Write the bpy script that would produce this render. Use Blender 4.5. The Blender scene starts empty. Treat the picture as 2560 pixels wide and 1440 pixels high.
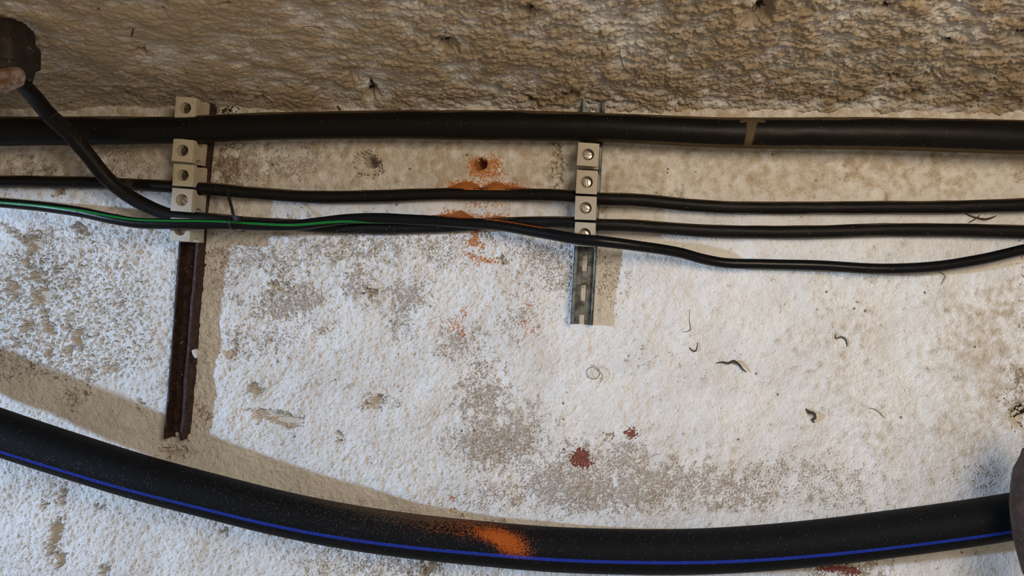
import bpy, bmesh, math, random
import numpy as np
from mathutils import Vector, Matrix, noise as mnoise

# ------------------------------------------------------------------ camera, world, lights, exposure
sc = bpy.context.scene
C = sc.collection
D = 0.731            # camera to wall, metres
PX = 0.0004          # metres per photograph pixel on the wall plane
VX, VY = 1560.0, 700.0
def P(px, py, d=0.0):
    """wall-plane pixel seen at distance d in front of the wall"""
    s = (D - d) / D
    return Vector(((px - VX) * PX * s, -d, (VY - py) * PX * s))

cam_data = bpy.data.cameras.new('camera')
cam = bpy.data.objects.new('camera', cam_data); C.objects.link(cam)
cam.location = (0, -D, 0); cam.rotation_euler = (math.radians(90), 0, 0)
cam_data.sensor_width = 36.0
cam_data.lens = 36.0 * D / (2560 * PX)
cam_data.shift_x = (1280 - VX) / 2560.0
cam_data.shift_y = -(720 - VY) / 2560.0
cam_data.clip_start = 0.01
sc.camera = cam

world = bpy.data.worlds.new('world'); sc.world = world
world.use_nodes = True
bg = world.node_tree.nodes['Background']
bg.inputs[0].default_value = (1.0, 0.84, 0.66, 1); bg.inputs[1].default_value = 0.21

def area(name, loc, target, size, power, color, size_y=None):
    l = bpy.data.lights.new(name, 'AREA'); l.energy = power; l.color = color
    l.shape = 'RECTANGLE'; l.size = size; l.size_y = size_y or size
    o = bpy.data.objects.new(name, l); C.objects.link(o)
    o.location = loc
    o.rotation_euler = (Vector(target) - Vector(loc)).to_track_quat('-Z', 'Y').to_euler()
    return o
# daylight coming in low from the left, and the cellar's warm ceiling lamp
area('daylight', (-2.45, -1.32, 0.168), (0, 0, -0.1), 0.08, 47.0, (0.46, 0.68, 1.0))
area('cellar_lamp', (0.32, -0.90, 0.20), (0.12, 0, 0.02), 0.28, 3.45, (1.0, 0.82, 0.61))
sc.view_settings.view_transform = 'Standard'
sc.view_settings.look = 'None'
sc.view_settings.gamma = 1.0
sc.view_settings.use_curve_mapping = False
sc.view_settings.exposure = 0.28

# ------------------------------------------------------------------ helpers: objects
def tag(o, label=None, cat=None, group=None, kind=None):
    if label: o['label'] = label
    if cat: o['category'] = cat
    if group: o['group'] = group
    if kind: o['kind'] = kind
    return o
def empty(name, loc=(0, 0, 0)):
    o = bpy.data.objects.new(name, None); C.objects.link(o); o.location = loc
    o.empty_display_size = 0.01
    return o
def link_mesh(name, me, mat, parent=None, smooth=True):
    me.materials.clear(); me.materials.append(mat)
    if smooth:
        me.polygons.foreach_set('use_smooth', [True] * len(me.polygons))
    o = bpy.data.objects.new(name, me); C.objects.link(o)
    if parent:
        o.parent = parent
        o.matrix_parent_inverse = Matrix.Translation(-parent.location)
    return o
def link_bm(name, bm, mat, parent=None, smooth=False):
    me = bpy.data.meshes.new(name); bm.normal_update(); bm.to_mesh(me); bm.free()
    return link_mesh(name, me, mat, parent, smooth)

def grid_mesh(name, V):
    """V: (ny, nx, 3) array -> mesh"""
    ny, nx = V.shape[:2]
    me = bpy.data.meshes.new(name)
    idx = np.arange(nx * ny, dtype=np.int32).reshape(ny, nx)
    q = np.stack([idx[:-1, :-1], idx[:-1, 1:], idx[1:, 1:], idx[1:, :-1]], -1).reshape(-1, 4)
    me.vertices.add(nx * ny); me.vertices.foreach_set('co', V.astype(np.float32).ravel())
    me.loops.add(q.size); me.loops.foreach_set('vertex_index', q.ravel())
    me.polygons.add(len(q)); me.polygons.foreach_set('loop_start', np.arange(0, q.size, 4, dtype=np.int32))
    me.update(calc_edges=True)
    return me
def set_attr(me, name, arr):
    a = me.attributes.new(name, 'FLOAT', 'POINT')
    a.data.foreach_set('value', np.ascontiguousarray(arr, dtype=np.float32).ravel())

# ------------------------------------------------------------------ helpers: noise fields
def grf(shape, step, lo, hi, seed, ax=1.0, ay=1.0):
    """gaussian random field with wavelengths lo..hi (mm), unit variance"""
    rng = np.random.default_rng(seed)
    w = rng.standard_normal(shape)
    F = np.fft.rfft2(w)
    fy = np.fft.fftfreq(shape[0], step)[:, None] * ay
    fx = np.fft.rfftfreq(shape[1], step)[None, :] * ax
    f = np.sqrt(fx * fx + fy * fy) + 1e-9
    k = np.exp(-(f * lo) ** 2 * 0.5) * (1 - np.exp(-(f * hi) ** 2 * 0.5)) / f ** 0.5
    r = np.fft.irfft2(F * k, s=shape)
    return (r - r.mean()) / (r.std() + 1e-9)
def sstep(a, b, x):
    t = np.clip((x - a) / (b - a), 0, 1)
    return t * t * (3 - 2 * t)
def blobs(X, Y, lst):
    """soft ellipses (px, py, rx, ry, strength, angle deg)"""
    m = np.zeros_like(X)
    for b in lst:
        px, py, rx, ry, s = b[:5]; a = math.radians(b[5]) if len(b) > 5 else 0.0
        dx = X - px; dy = Y - py
        u = (dx * math.cos(a) + dy * math.sin(a)) / rx
        v = (-dx * math.sin(a) + dy * math.cos(a)) / ry
        np.maximum(m, s * np.exp(-1.1 * (u * u + v * v) ** 1.3), out=m)
    return m

# ------------------------------------------------------------------ helpers: shader nodes
class NT:
    def __init__(self, name):
        self.m = bpy.data.materials.new(name); self.m.use_nodes = True
        self.t = self.m.node_tree; self.n = self.t.nodes; self.l = self.t.links
        self.b = self.n['Principled BSDF']
    def put(self, sock, v):
        if isinstance(v, bpy.types.NodeSocket): self.l.new(v, sock)
        elif isinstance(v, (tuple, list)) and len(v) == 3 and sock.type == 'RGBA': sock.default_value = (*v, 1)
        else: sock.default_value = v
    def math(self, op, a, b=0.0, c=None):
        n = self.n.new('ShaderNodeMath'); n.operation = op
        self.put(n.inputs[0], a); self.put(n.inputs[1], b)
        if c is not None: self.put(n.inputs[2], c)
        return n.outputs[0]
    def step(self, v, a, b, lo=0.0, hi=1.0):
        n = self.n.new('ShaderNodeMapRange'); n.interpolation_type = 'SMOOTHSTEP'
        self.put(n.inputs[0], v); self.put(n.inputs[1], a); self.put(n.inputs[2], b)
        self.put(n.inputs[3], lo); self.put(n.inputs[4], hi)
        return n.outputs[0]
    def mix(self, f, a, b, mode='MIX'):
        n = self.n.new('ShaderNodeMix'); n.data_type = 'RGBA'; n.blend_type = mode
        self.put(n.inputs[0], f); self.put(n.inputs[6], a); self.put(n.inputs[7], b)
        return n.outputs[2]
    def attr(self, name):
        n = self.n.new('ShaderNodeAttribute'); n.attribute_name = name
        return n.outputs['Fac']
    def coord(self, scale=None, rot=None):
        n = self.n.new('ShaderNodeTexCoord'); o = n.outputs['Object']
        if scale or rot:
            m = self.n.new('ShaderNodeMapping'); self.l.new(o, m.inputs[0])
            if scale: m.inputs['Scale'].default_value = scale
            if rot: m.inputs['Rotation'].default_value = rot
            o = m.outputs[0]
        return o
    def noise(self, scale, detail=4.0, rough=0.55, vec=None, dist=0.0):
        n = self.n.new('ShaderNodeTexNoise')
        n.inputs['Scale'].default_value = scale; n.inputs['Detail'].default_value = detail
        n.inputs['Roughness'].default_value = rough; n.inputs['Distortion'].default_value = dist
        self.l.new(vec or self.coord(), n.inputs['Vector'])
        return n.outputs[0]
    def voro(self, scale, vec=None, feature='F1', out='Distance', rnd=1.0):
        n = self.n.new('ShaderNodeTexVoronoi'); n.feature = feature
        n.inputs['Scale'].default_value = scale; n.inputs['Randomness'].default_value = rnd
        self.l.new(vec or self.coord(), n.inputs['Vector'])
        return n.outputs[out]
    def bump(self, h, dist, strength=1.0, prev=None):
        n = self.n.new('ShaderNodeBump'); n.inputs['Strength'].default_value = strength
        n.inputs['Distance'].default_value = dist; self.l.new(h, n.inputs['Height'])
        if prev: self.l.new(prev, n.inputs['Normal'])
        return n.outputs[0]
    def done(self, color=None, rough=None, metal=None, normal=None, spec=None):
        i = self.b.inputs
        if color is not None: self.put(i['Base Color'], color)
        if rough is not None: self.put(i['Roughness'], rough)
        if metal is not None: self.put(i['Metallic'], metal)
        if normal is not None: self.l.new(normal, i['Normal'])
        if spec is not None: self.put(i['Specular IOR Level'], spec)
        return self.m

def srgb(r, g, b):
    f = lambda c: ((c / 255 + 0.055) / 1.055) ** 2.4 if c > 10 else c / 255 / 12.92
    return (f(r), f(g), f(b))

# ---- masonry: limewashed wall and ceiling
def masonry(name, ceiling=False):
    t = NT(name)
    lo = t.noise(14, 4, 0.6); mid = t.noise(90, 5, 0.65); fine = t.noise(420, 4, 0.7); grain = t.noise(1500, 2, 0.6)
    # limewash
    white = t.mix(t.step(lo, 0.35, 0.65), srgb(228, 226, 223), srgb(240, 239, 237))
    white = t.mix(t.math('MULTIPLY', t.step(mid, 0.45, 0.75), 0.45), white, srgb(208, 202, 194))
    vo = t.voro(330)
    pit = t.math('MULTIPLY', t.step(vo, 0.22, 0.10), t.step(t.noise(60, 3, 0.6), 0.46, 0.62))
    speck = t.step(fine, 0.60, 0.74)
    white = t.mix(t.math('MULTIPLY', speck, 0.40), white, srgb(150, 138, 124))
    white = t.mix(t.math('MULTIPLY', pit, 0.5), white, srgb(135, 122, 108))
    # dull tone: grime, and dimming daylight painted in
    jit = t.math('MULTIPLY', t.math('SUBTRACT', fine, 0.5), 1.5)
    dingy_dim_f = t.step(t.math('ADD', t.attr('dingy_dim'), t.math('MULTIPLY', jit, 0.6)), 0.15, 0.85)
    white = t.mix(dingy_dim_f, white, srgb(176, 158, 132) if ceiling else srgb(192, 178, 156))
    # bare mortar
    bf = t.step(t.math('ADD', t.attr('bare'), jit), 0.40, 0.62)
    mort = t.mix(t.step(grain, 0.35, 0.65), srgb(160, 148, 136), srgb(206, 197, 187))
    mort = t.mix(t.math('MULTIPLY', t.step(fine, 0.55, 0.7), 0.6), mort, srgb(112, 100, 88))
    col = t.mix(bf, white, mort)
    # chips and pits: shade in the recesses tinted pale tan
    tf = t.step(t.math('ADD', t.attr('chip_shade'), t.math('MULTIPLY', jit, 0.35)), 0.42, 0.58)
    col = t.mix(tf, col, t.mix(mid, srgb(214, 206, 194), srgb(196, 184, 166)))
    # brown stain
    sf = t.step(t.math('ADD', t.attr('stain'), t.math('MULTIPLY', jit, 0.8)), 0.35, 0.95)
    col = t.mix(t.math('MULTIPLY', sf, 0.8), col, srgb(112, 84, 46))
    # brick showing
    kf = t.step(t.math('ADD', t.attr('brick'), t.math('MULTIPLY', jit, 0.5)), 0.42, 0.55)
    col = t.mix(kf, col, t.mix(t.step(fine, 0.4, 0.65), srgb(150, 92, 78), srgb(112, 70, 60)))
    # orange drilling dust
    of = t.step(t.math('ADD', t.attr('orange'), t.math('MULTIPLY', jit, 1.1)), 0.34, 0.66)
    col = t.mix(t.math('MULTIPLY', of, 0.93), col, t.mix(grain, srgb(204, 132, 66), srgb(176, 106, 48)))
    # black specks and soot, plus shade painted into holes and dents
    gf = t.step(t.math('ADD', t.attr('soot_shade'), t.math('MULTIPLY', jit, 0.9)), 0.42, 0.80)
    col = t.mix(gf, col, srgb(44, 34, 26))
    dots = t.math('MULTIPLY', t.step(t.voro(75), 0.13, 0.07), t.step(t.noise(24, 2, 0.5), 0.52, 0.62))
    col = t.mix(t.math('MULTIPLY', dots, 0.8), col, srgb(70, 58, 46))
    # relief
    relief = t.attr('relief')
    h = t.math('ADD', t.math('MULTIPLY', t.noise(420, 5, 0.68), 1.15), t.math('MULTIPLY', grain, 0.30))
    vb = t.voro(260, feature='SMOOTH_F1')
    h = t.math('ADD', h, t.math('MULTIPLY', vb, 0.55))
    h = t.math('SUBTRACT', h, t.math('MULTIPLY', pit, 0.7))
    h = t.math('MULTIPLY', h, relief)
    h = t.math('SUBTRACT', h, t.math('MULTIPLY', bf, 0.25))
    n = t.bump(h, 0.0009 if not ceiling else 0.0018, 0.85)
    return t.done(col, 0.92, 0.0, n, 0.25)

# ---- rubber / plastic jackets
def jacket(name, base, rough, stripe=None, half=0.0016, dustcol=(104, 88, 66), fuzz=0.4, sps=700, spec=0.2):
    t = NT(name)
    fine = t.noise(700, 3, 0.6); mid = t.noise(60, 4, 0.6); grain = t.noise(2200, 2, 0.5)
    col = t.mix(mid, srgb(*base), srgb(*[c * 1.25 + 3 for c in base]))
    if stripe:
        s = t.step(t.math('ADD', t.attr('stripe'), t.math('MULTIPLY', t.math('SUBTRACT', fine, 0.5), fuzz * half)), half * 1.15, half * 0.85)
        col = t.mix(s, col, t.mix(mid, srgb(*stripe), srgb(*[c * 0.85 for c in stripe])))
    jit = t.math('SUBTRACT', fine, 0.5)
    d = t.step(t.math('ADD', t.attr('dust'), t.math('MULTIPLY', jit, 1.0)), 0.25, 0.85)
    col = t.mix(d, col, t.mix(mid, srgb(*dustcol), srgb(*[c * 0.75 for c in dustcol])))
    o = t.step(t.math('ADD', t.attr('orange'), t.math('MULTIPLY', jit, 1.8)), 0.35, 0.85)
    col = t.mix(o, col, t.mix(grain, srgb(196, 98, 34), srgb(150, 70, 24)))
    vo = t.voro(sps)
    sel = t.voro(sps, out='Color')
    sp = t.n.new('ShaderNodeSeparateColor'); t.l.new(sel, sp.inputs[0])
    thr = t.math('MULTIPLY', t.attr('speck'), 1.0)
    k = t.math('MULTIPLY', t.step(vo, 0.24, 0.14), t.math('LESS_THAN', sp.outputs[0], thr))
    col = t.mix(t.math('MULTIPLY', k, 0.8), col, srgb(196, 184, 168))
    r = t.mix(d, (rough,) * 3, (0.9,) * 3)
    n = t.bump(t.math('ADD', t.math('MULTIPLY', mid, 1.0), t.math('MULTIPLY', d, 0.3)), 0.0006, 0.5)
    return t.done(col, t.math('ADD', t.step(t.math('ADD', d, t.math('ADD', o, k)), 0, 1, rough, 0.92), t.math('MULTIPLY', t.math('SUBTRACT', mid, 0.5), 0.15)), 0.0, n, spec)

def plastic(name, a, b, dirt, dirt_amt=0.6):
    t = NT(name)
    mid = t.noise(70, 4, 0.6); fine = t.noise(420, 4, 0.65)
    col = t.mix(mid, srgb(*a), srgb(*b))
    col = t.mix(t.math('MULTIPLY', t.step(fine, 0.56, 0.72), dirt_amt), col, srgb(*dirt))
    col = t.mix(t.math('MULTIPLY', t.step(t.noise(34, 3, 0.5), 0.5, 0.75), dirt_amt * 0.7), col, srgb(*dirt))
    return t.done(col, 0.55, 0, t.bump(fine, 0.0003, 0.4), 0.4)
def simple(name, a, b, rough=0.6, metal=0.0, scale=200, bd=0.0004, bs=0.6, spots=None):
    t = NT(name)
    f = t.noise(scale, 5, 0.65)
    col = t.mix(t.step(f, 0.35, 0.65), srgb(*a), srgb(*b))
    if spots:
        col = t.mix(t.step(t.noise(scale * 2.3, 3, 0.6), 0.66, 0.72), col, srgb(*spots))
    return t.done(col, rough, metal, t.bump(f, bd, bs))

M = {}
M['wall'] = masonry('limewashed_masonry')
M['ceiling'] = masonry('limewashed_vault', True)
M['heavy'] = jacket('heavy_jacket', (12, 11, 10), 0.46)
M['cable'] = jacket('cable_jacket', (15, 14, 13), 0.5)
M['green'] = jacket('green_stripe_jacket', (13, 14, 17), 0.30, (30, 128, 58), 0.00115)
M['pipe'] = jacket('blue_stripe_pipe', (12, 14, 17), 0.62, (34, 56, 160), 0.0016, fuzz=0.7, sps=1050, spec=0.12)
M['clip_old'] = plastic('old_grey_plastic', (196, 186, 164), (176, 164, 142), (110, 92, 70), 0.5)
M['clip_new'] = plastic('grey_plastic', (192, 184, 170), (178, 170, 156), (140, 126, 106), 0.35)
M['screw'] = simple('bright_steel', (226, 222, 214), (170, 164, 154), 0.35, 0.7, 500, 0.0002)
M['screw_dirty'] = simple('dirty_steel', (96, 84, 66), (66, 56, 42), 0.7, 0.3, 500, 0.0003)
M['rust'] = simple('rusted_iron', (74, 50, 44), (42, 26, 24), 0.75, 0.15, 160, 0.0009, 0.9, (176, 160, 148))
M['rust2'] = simple('rusted_iron_pipe', (72, 54, 46), (46, 32, 27), 0.85, 0.0, 60, 0.001, 0.8, (120, 80, 50))
M['zinc'] = simple('galvanised_steel', (142, 148, 150), (84, 86, 84), 0.36, 0.7, 120, 0.0004, 0.6, (88, 80, 66))
M['tie'] = simple('tie_nylon', (16, 16, 16), (26, 25, 24), 0.4)
M['box'] = simple('dark_fitting', (26, 18, 14), (44, 34, 28), 0.7, 0.0, 90, 0.0012, 0.8, (110, 96, 84))
M['gland'] = simple('crusted_gland', (152, 138, 132), (104, 66, 40), 0.8, 0.0, 110, 0.0012, 1.0, (190, 182, 178))
M['orange'] = simple('brick_dust', (206, 126, 58), (180, 102, 42), 0.95, 0.0, 900, 0.0006, 0.8, (226, 150, 90))
M['debris'] = simple('dark_debris', (58, 48, 40), (84, 72, 60), 0.9)
M['thread'] = simple('cobweb_thread', (120, 106, 88), (92, 80, 66), 0.9)
M['crumb'] = simple('lime_crumb', (226, 220, 212), (190, 180, 168), 0.9, 0, 300, 0.0008, 0.9)

# ------------------------------------------------------------------ the wall
STEP_PX = 1.7
ST = STEP_PX * 0.4   # mm
def wall():
    xs = np.arange(-1080, 3300, STEP_PX); ys = np.arange(225, 1950, STEP_PX)
    X, Y = np.meshgrid(xs, ys); sh = X.shape
    w1 = grf(sh, ST, 8, 40, 1); w2 = grf(sh, ST, 8, 40, 2)
    w3 = grf(sh, ST, 2, 9, 3); w4 = grf(sh, ST, 2, 9, 4)
    Xw = X + 14 * w1 + 5 * w3; Yw = Y + 12 * w2 + 5 * w4
    big = grf(sh, ST, 60, 260, 5); m1 = grf(sh, ST, 12, 45, 6); m2 = grf(sh, ST, 4, 13, 7)
    s1 = grf(sh, ST, 1.6, 5, 8); s2 = grf(sh, ST, 1.0, 3.2, 9)
    # --- bare mortar
    bare_l = [(590, 420, 75, 60, .75), (700, 395, 70, 18, .65), (745, 410, 45, 30, .8), (700, 425, 50, 22, .7), (810, 385, 45, 18, .5),
        (620, 640, 130, 35, .6), (700, 660, 70, 40, .65), (720, 755, 105, 48, .95, -12), (590, 870, 40, 45, .5), (810, 820, 50, 20, .5),
        (905, 715, 60, 40, .75, 30), (1020, 740, 60, 45, .8), (1000, 800, 35, 60, .6), (1150, 850, 65, 28, .75), (1120, 880, 80, 25, .45),
        (1380, 640, 110, 40, .65), (1420, 690, 60, 60, .6), (1330, 700, 60, 50, .4), (1210, 1000, 70, 60, .8), (1240, 1110, 120, 65, .95),
        (1310, 1060, 70, 60, .5), (1500, 1230, 240, 55, .82), (1660, 1210, 180, 60, .75), (1850, 1230, 120, 50, .65), (1400, 1190, 120, 45, .75),
        (1560, 1140, 70, 40, .7), (1450, 1145, 90, 45, .6), (1250, 1240, 170, 40, .45), (960, 1420, 220, 26, .6), (760, 1400, 60, 20, .4),
        (1600, 890, 45, 30, .3), (110, 590, 70, 30, .6), (60, 640, 40, 30, .45), (120, 690, 90, 90, .42), (250, 600, 130, 40, .42),
        (60, 420, 130, 45, .4), (300, 410, 120, 50, .5), (260, 370, 70, 20, .55), (2080, 1240, 130, 40, .4), (2120, 1420, 140, 22, .75),
        (1050, 600, 300, 22, .55), (900, 560, 300, 20, .4), (1700, 480, 60, 30, .3), (1520, 700, 26, 90, .5), (1545, 690, 30, 20, .6), (470, 690, 40, 60, .3),
        (960, 1000, 60, 22, .45), (870, 620, 160, 40, .6), (1100, 640, 90, 30, .5), (560, 700, 40, 50, .5), (680, 850, 90, 40, .42), (1290, 800, 60, 60, .4), (1200, 930, 60, 60, .5), (2000, 1180, 200, 50, .4), (1390, 440, 25, 50, .5), (2440, 1190, 80, 30, .3), (1000, 1400, 300, 60, .35)]
    B = blobs(Xw, Yw, bare_l) + 0.09 * m1 + 0.07 * m2
    bare = np.clip(0.5 + (B + 0.20 * s1 - 0.46) * 1.5, 0, 0.65 + 0.07 * m2) * sstep(0.08, 0.30, B)
    # --- chips and deep pits, some of their shade painted as tan
    chip_shade_l = [(35, 722, 16, 24, 1), (95, 690, 17, 14, 1), (105, 740, 24, 22, 1), (112, 790, 14, 16, .9), (85, 612, 20, 24, 1, 40), (70, 660, 14, 9, .9),
        (72, 815, 17, 10, 1), (122, 822, 11, 14, 1), (175, 812, 10, 12, 1), (197, 845, 14, 26, 1), (42, 855, 10, 10, .9), (128, 880, 8, 16, .9),
        (190, 692, 9, 10, .8), (80, 910, 8, 12, .8), (307, 757, 7, 11, .8), (170, 880, 9, 12, .8), (40, 585, 45, 8, .8, 35), (205, 575, 12, 22, .8, -40),
        (140, 1340, 14, 55, .9, 18), (150, 1400, 14, 24, .9), (155, 1240, 6, 22, .8), (115, 1260, 6, 12, .8), (245, 1270, 8, 10, .8), (265, 1425, 10, 22, .8),
        (640, 975, 22, 14, .8, 30), (690, 1045, 62, 15, .95, 14), (735, 1055, 22, 18, .8), (940, 1000, 18, 18, .6), (930, 1015, 30, 12, .5), (430, 1130, 50, 14, .6),
        (590, 870, 18, 14, .6), (275, 918, 34, 8, .6), (1080, 1420, 20, 14, .8), (560, 1330, 10, 12, .5), (220, 950, 7, 40, .5), (350, 1010, 5, 30, .45),
        (920, 412, 34, 30, .9), (1250, 650, 24, 8, .5), (20, 480, 30, 6, .3), (150, 480, 18, 16, .5), (700, 720, 40, 22, .45), (1395, 405, 14, 60, .6), (930, 730, 20, 14, .5),
        (850, 1095, 14, 22, .45), (1520, 1090, 14, 12, .4)]
    Ch = 1.2 * blobs(X + 3 * w3 + 4 * w1, Y + 3 * w4 + 4 * w2, chip_shade_l)
    lefty = sstep(560, 200, X) * sstep(560, 700, Y) * sstep(1010, 900, Y)
    extra = sstep(1.15, 1.5, 0.8 * m2 + 0.7 * s1) * lefty
    chip_shade = np.clip(Ch + 0.10 * m2, 0, 1); chip_shade = np.maximum(chip_shade, extra * 0.8)
    # --- stains
    st_l = [(570, 420, 70, 70, .75), (100, 420, 40, 40, .7), (150, 470, 30, 30, .8), (95, 590, 50, 24, .6, 30), (0, 400, 80, 60, .3), (180, 1000, 26, 26, .9),
        (450, 1130, 60, 30, .55), (505, 1030, 14, 60, .8, 5), (500, 900, 16, 50, .5), (1600, 470, 40, 22, .35), (1570, 480, 30, 14, .55), (2110, 430, 40, 16, .6), (2340, 430, 45, 14, .5),
        (2500, 430, 40, 25, .4), (2020, 490, 70, 10, .5), (2550, 450, 25, 60, .5), (2520, 920, 50, 40, .55), (2510, 990, 30, 26, .75), (2550, 960, 24, 60, .8), (2500, 830, 30, 50, .35), (2560, 700, 14, 260, .6),
        (1290, 1120, 110, 60, .38), (1560, 640, 60, 20, .3), (2100, 715, 110, 14, .35), (1900, 1210, 100, 30, .45), (1700, 1240, 160, 30, .38), (650, 470, 60, 20, .3),
        (300, 560, 60, 14, .35), (560, 620, 50, 26, .5), (1130, 1240, 10, 40, .5), (1500, 1290, 400, 12, .5), (900, 1260, 200, 10, .35), (1060, 1428, 60, 16, .7), (1540, 690, 26, 16, .5)]
    stain = blobs(Xw, Yw, st_l) * 0.95 + 0.05 * m1
    # --- orange drilling dust
    or_l = [(1200, 412, 30, 24, .95), (1235, 410, 30, 30, .62), (1215, 435, 40, 18, .7), (1190, 425, 22, 20, .8), (1255, 435, 30, 14, .5), (1225, 455, 60, 10, .5),
        (1160, 462, 46, 10, .95), (1250, 464, 60, 10, .95), (1195, 512, 36, 12, .5), (1170, 512, 22, 10, .45), (1240, 508, 40, 8, .45), (1140, 536, 44, 12, .9), (1230, 540, 60, 8, .7),
        (1188, 590, 10, 32, .95), (1182, 608, 22, 12, .8), (1205, 615, 12, 18, .6), (1180, 640, 30, 7, .75, 30), (1215, 650, 34, 7, .85, 14), (1245, 655, 26, 5, .6), (1195, 660, 12, 10, .7),
        (1140, 660, 14, 8, .45), (1300, 640, 12, 6, .5), (1275, 630, 9, 6, .4), (1290, 700, 24, 6, .4), (1270, 685, 16, 6, .35), (1160, 780, 8, 26, .65), (1140, 815, 30, 24, .52), (1160, 835, 12, 16, .55),
        (1125, 800, 30, 18, .42), (1320, 762, 16, 12, .55), (1310, 806, 18, 14, .5), (1330, 825, 22, 22, .42), (1335, 770, 30, 6, .4), (1130, 1250, 9, 24, .6), (1134, 1275, 8, 8, .8), (1160, 1150, 6, 10, .4),
        (1130, 680, 60, 30, .22), (1230, 720, 120, 60, .16), (1190, 1420, 40, 8, .3), (1370, 1000, 30, 60, .18)]
    orange = np.clip(blobs(X + 5 * w3, Y + 4 * w4, or_l) * 1.05 + 0.07 * s1 * (blobs(X, Y, [(1215, 640, 190, 260, 1)]) > .2), 0, 1)
    brick = np.clip(blobs(X + 5 * w3 + 3 * w1, Y + 5 * w4, [(1452, 1142, 27, 26, 1.0), (1440, 1150, 20, 18, .9), (1465, 1160, 16, 14, .8), (1578, 1084, 15, 17, .95), (2085, 1420, 60, 12, .95), (2130, 1428, 30, 14, .9), (1155, 1288, 16, 7, .6), (1410, 1165, 18, 9, .5)]), 0, 1)
    soot_shade = blobs(Xw, Yw, [(2553, 1035, 22, 32, .95), (2556, 1120, 8, 40, .6), (700, 268, 160, 12, .5), (560, 268, 60, 16, .8), (1330, 262, 100, 10, .5), (2565, 700, 9, 300, .55), (920, 408, 14, 9, .35), (1202, 410, 9, 9, .6), (1385, 400, 5, 40, .5, 10),  # shade of the holes painted in; dark lines along pipe and ceiling
        (100, 262, 300, 16, .35), (1600, 1310, 300, 6, .45), (1180, 1296, 250, 6, .4), (2470, 1200, 20, 14, .4), (90, 876, 7, 4, .9), (255, 776, 6, 3, .9), (1078, 620, 5, 5, .9), (2493, 1048, 4, 5, .9), (2480, 1101, 4, 4, .8), (1330, 768, 4, 7, .9), (1385, 880, 6, 4, .6)])
    # --- tone: duller near the ceiling; daylight's fall-off painted in on the right
    dingy_dim = 0.55 * sstep(640, 380, Y) + 0.16 * sstep(1450, 2300, X) * sstep(500, 760, Y) + 0.10 * m1 + 0.06 * big
    dingy_dim += blobs(Xw, Yw, [(2300, 950, 500, 330, .12), (1240, 1050, 200, 120, .35), (1600, 1200, 420, 110, .35), (1000, 620, 520, 50, .30), (1350, 560, 200, 110, .2), (2480, 900, 110, 250, .35), (740, 750, 160, 70, .3), (420, 560, 260, 40, .3)])
    dingy_dim -= blobs(Xw, Yw, [(1160, 690, 120, 80, .25), (900, 960, 240, 160, .3), (200, 950, 300, 200, .3), (300, 1350, 300, 120, .3), (1500, 900, 200, 140, .15), (70, 510, 90, 24, .35)])
    dingy_dim = np.clip(dingy_dim, 0, 1)
    # --- relief in millimetres, positive towards the room
    left = sstep(1900, 900, X); low = sstep(480, 640, Y)
    rough = 0.35 + 0.65 * left * (0.35 + 0.65 * low)
    h = 0.9 * big + 0.30 * m1 * (0.6 + 0.4 * left)
    h += (0.09 * m2 + 0.075 * s1 + 0.05 * s2) * (0.5 + rough)
    h -= (0.22 + 0.08 * rough) * np.clip(s1 * 0.9 + m2 * 0.5 - 0.65, 0, 1.6)
    pf = grf(sh, ST, 4.5, 16, 43)
    h -= 2.6 * np.maximum(lefty, 0.35 * left * low) * sstep(1.05, 1.3, pf)
    pits = blobs(Xw, Yw, [(100, 760, 260, 190, 1), (300, 700, 220, 170, .7), (60, 1300, 200, 160, .4), (600, 900, 320, 200, .35), (760, 640, 420, 60, .8), (1300, 680, 300, 120, .6), (120, 430, 500, 50, .6)])
    h -= 2.6 * pits * sstep(1.2, 1.42, grf(sh, ST, 5, 22, 41) + 0.12 * s1)
    h += 0.35 * sstep(-.06, .06, grf(sh, ST, 9, 45, 44) + .15 * s1) * (0.4 + 0.6 * left)
    h += 0.34 * (1 - rough) * (np.abs(grf(sh, ST, 4, 12, 21)) - .8)
    h -= 0.9 * sstep(.35, .6, bare * 1.0) * (0.6 + .25 * s1) + 0.0 + 0.8 * sstep(.4, .6, brick)
    h += 0.22 * s2 * sstep(.35, .6, bare)
    ck = sstep(.36, .46, chip_shade); h = h * (1 - ck) + (0.6 * big - 5.2 + 0.08 * m2) * ck
    # holes
    def hole(cx, cy, rx, ry, dep, pw=4):
        r = (((X + 1.5 * w3 - cx) / rx) ** 2 + ((Y + 1.5 * w4 - cy) / ry) ** 2)
        return dep * np.exp(-r ** (pw / 2))
    h -= hole(1202, 410, 14, 14, 26, 8) + hole(924, 404, 17, 12, 20, 6) + hole(922, 420, 34, 28, 2.4, 4)
    h -= hole(895, 437, 8, 6, 3, 4) + hole(2556, 1036, 26, 30, 12, 4) + hole(1386, 410, 6, 50, 2.5, 4)
    for (cx, cy, r, dp) in [(90, 876, 8, 3), (255, 776, 8, 2.5), (1078, 620, 6, 3), (350, 630, 6, 2), (1330, 768, 7, 2.5), (120, 1240, 5, 2), (1420, 800, 9, 2), (2100, 850, 16, 1.6), (2030, 1035, 12, 1.6)]:
        h -= hole(cx, cy, r, r * .8, dp)
    for (xa, ya, xb, yb, hw) in ((522, 250, 453, 1092, 34), (1484, 240, 1452, 812, 38)):     # chased flat where the rails are fixed
        cx = xa + (Y - ya) * (xb - xa) / (yb - ya)
        k = sstep(hw + 14, hw, np.abs(X - cx)) * sstep(yb + 16, yb + 4, Y)
        h = h * (1 - k) + np.minimum(h, -0.25) * k
    relief = 0.35 + 0.65 * rough + 0.35 * bare
    V = np.stack([(X - VX) * PX, -h * 0.001, (VY - Y) * PX], -1)[::-1]
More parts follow.
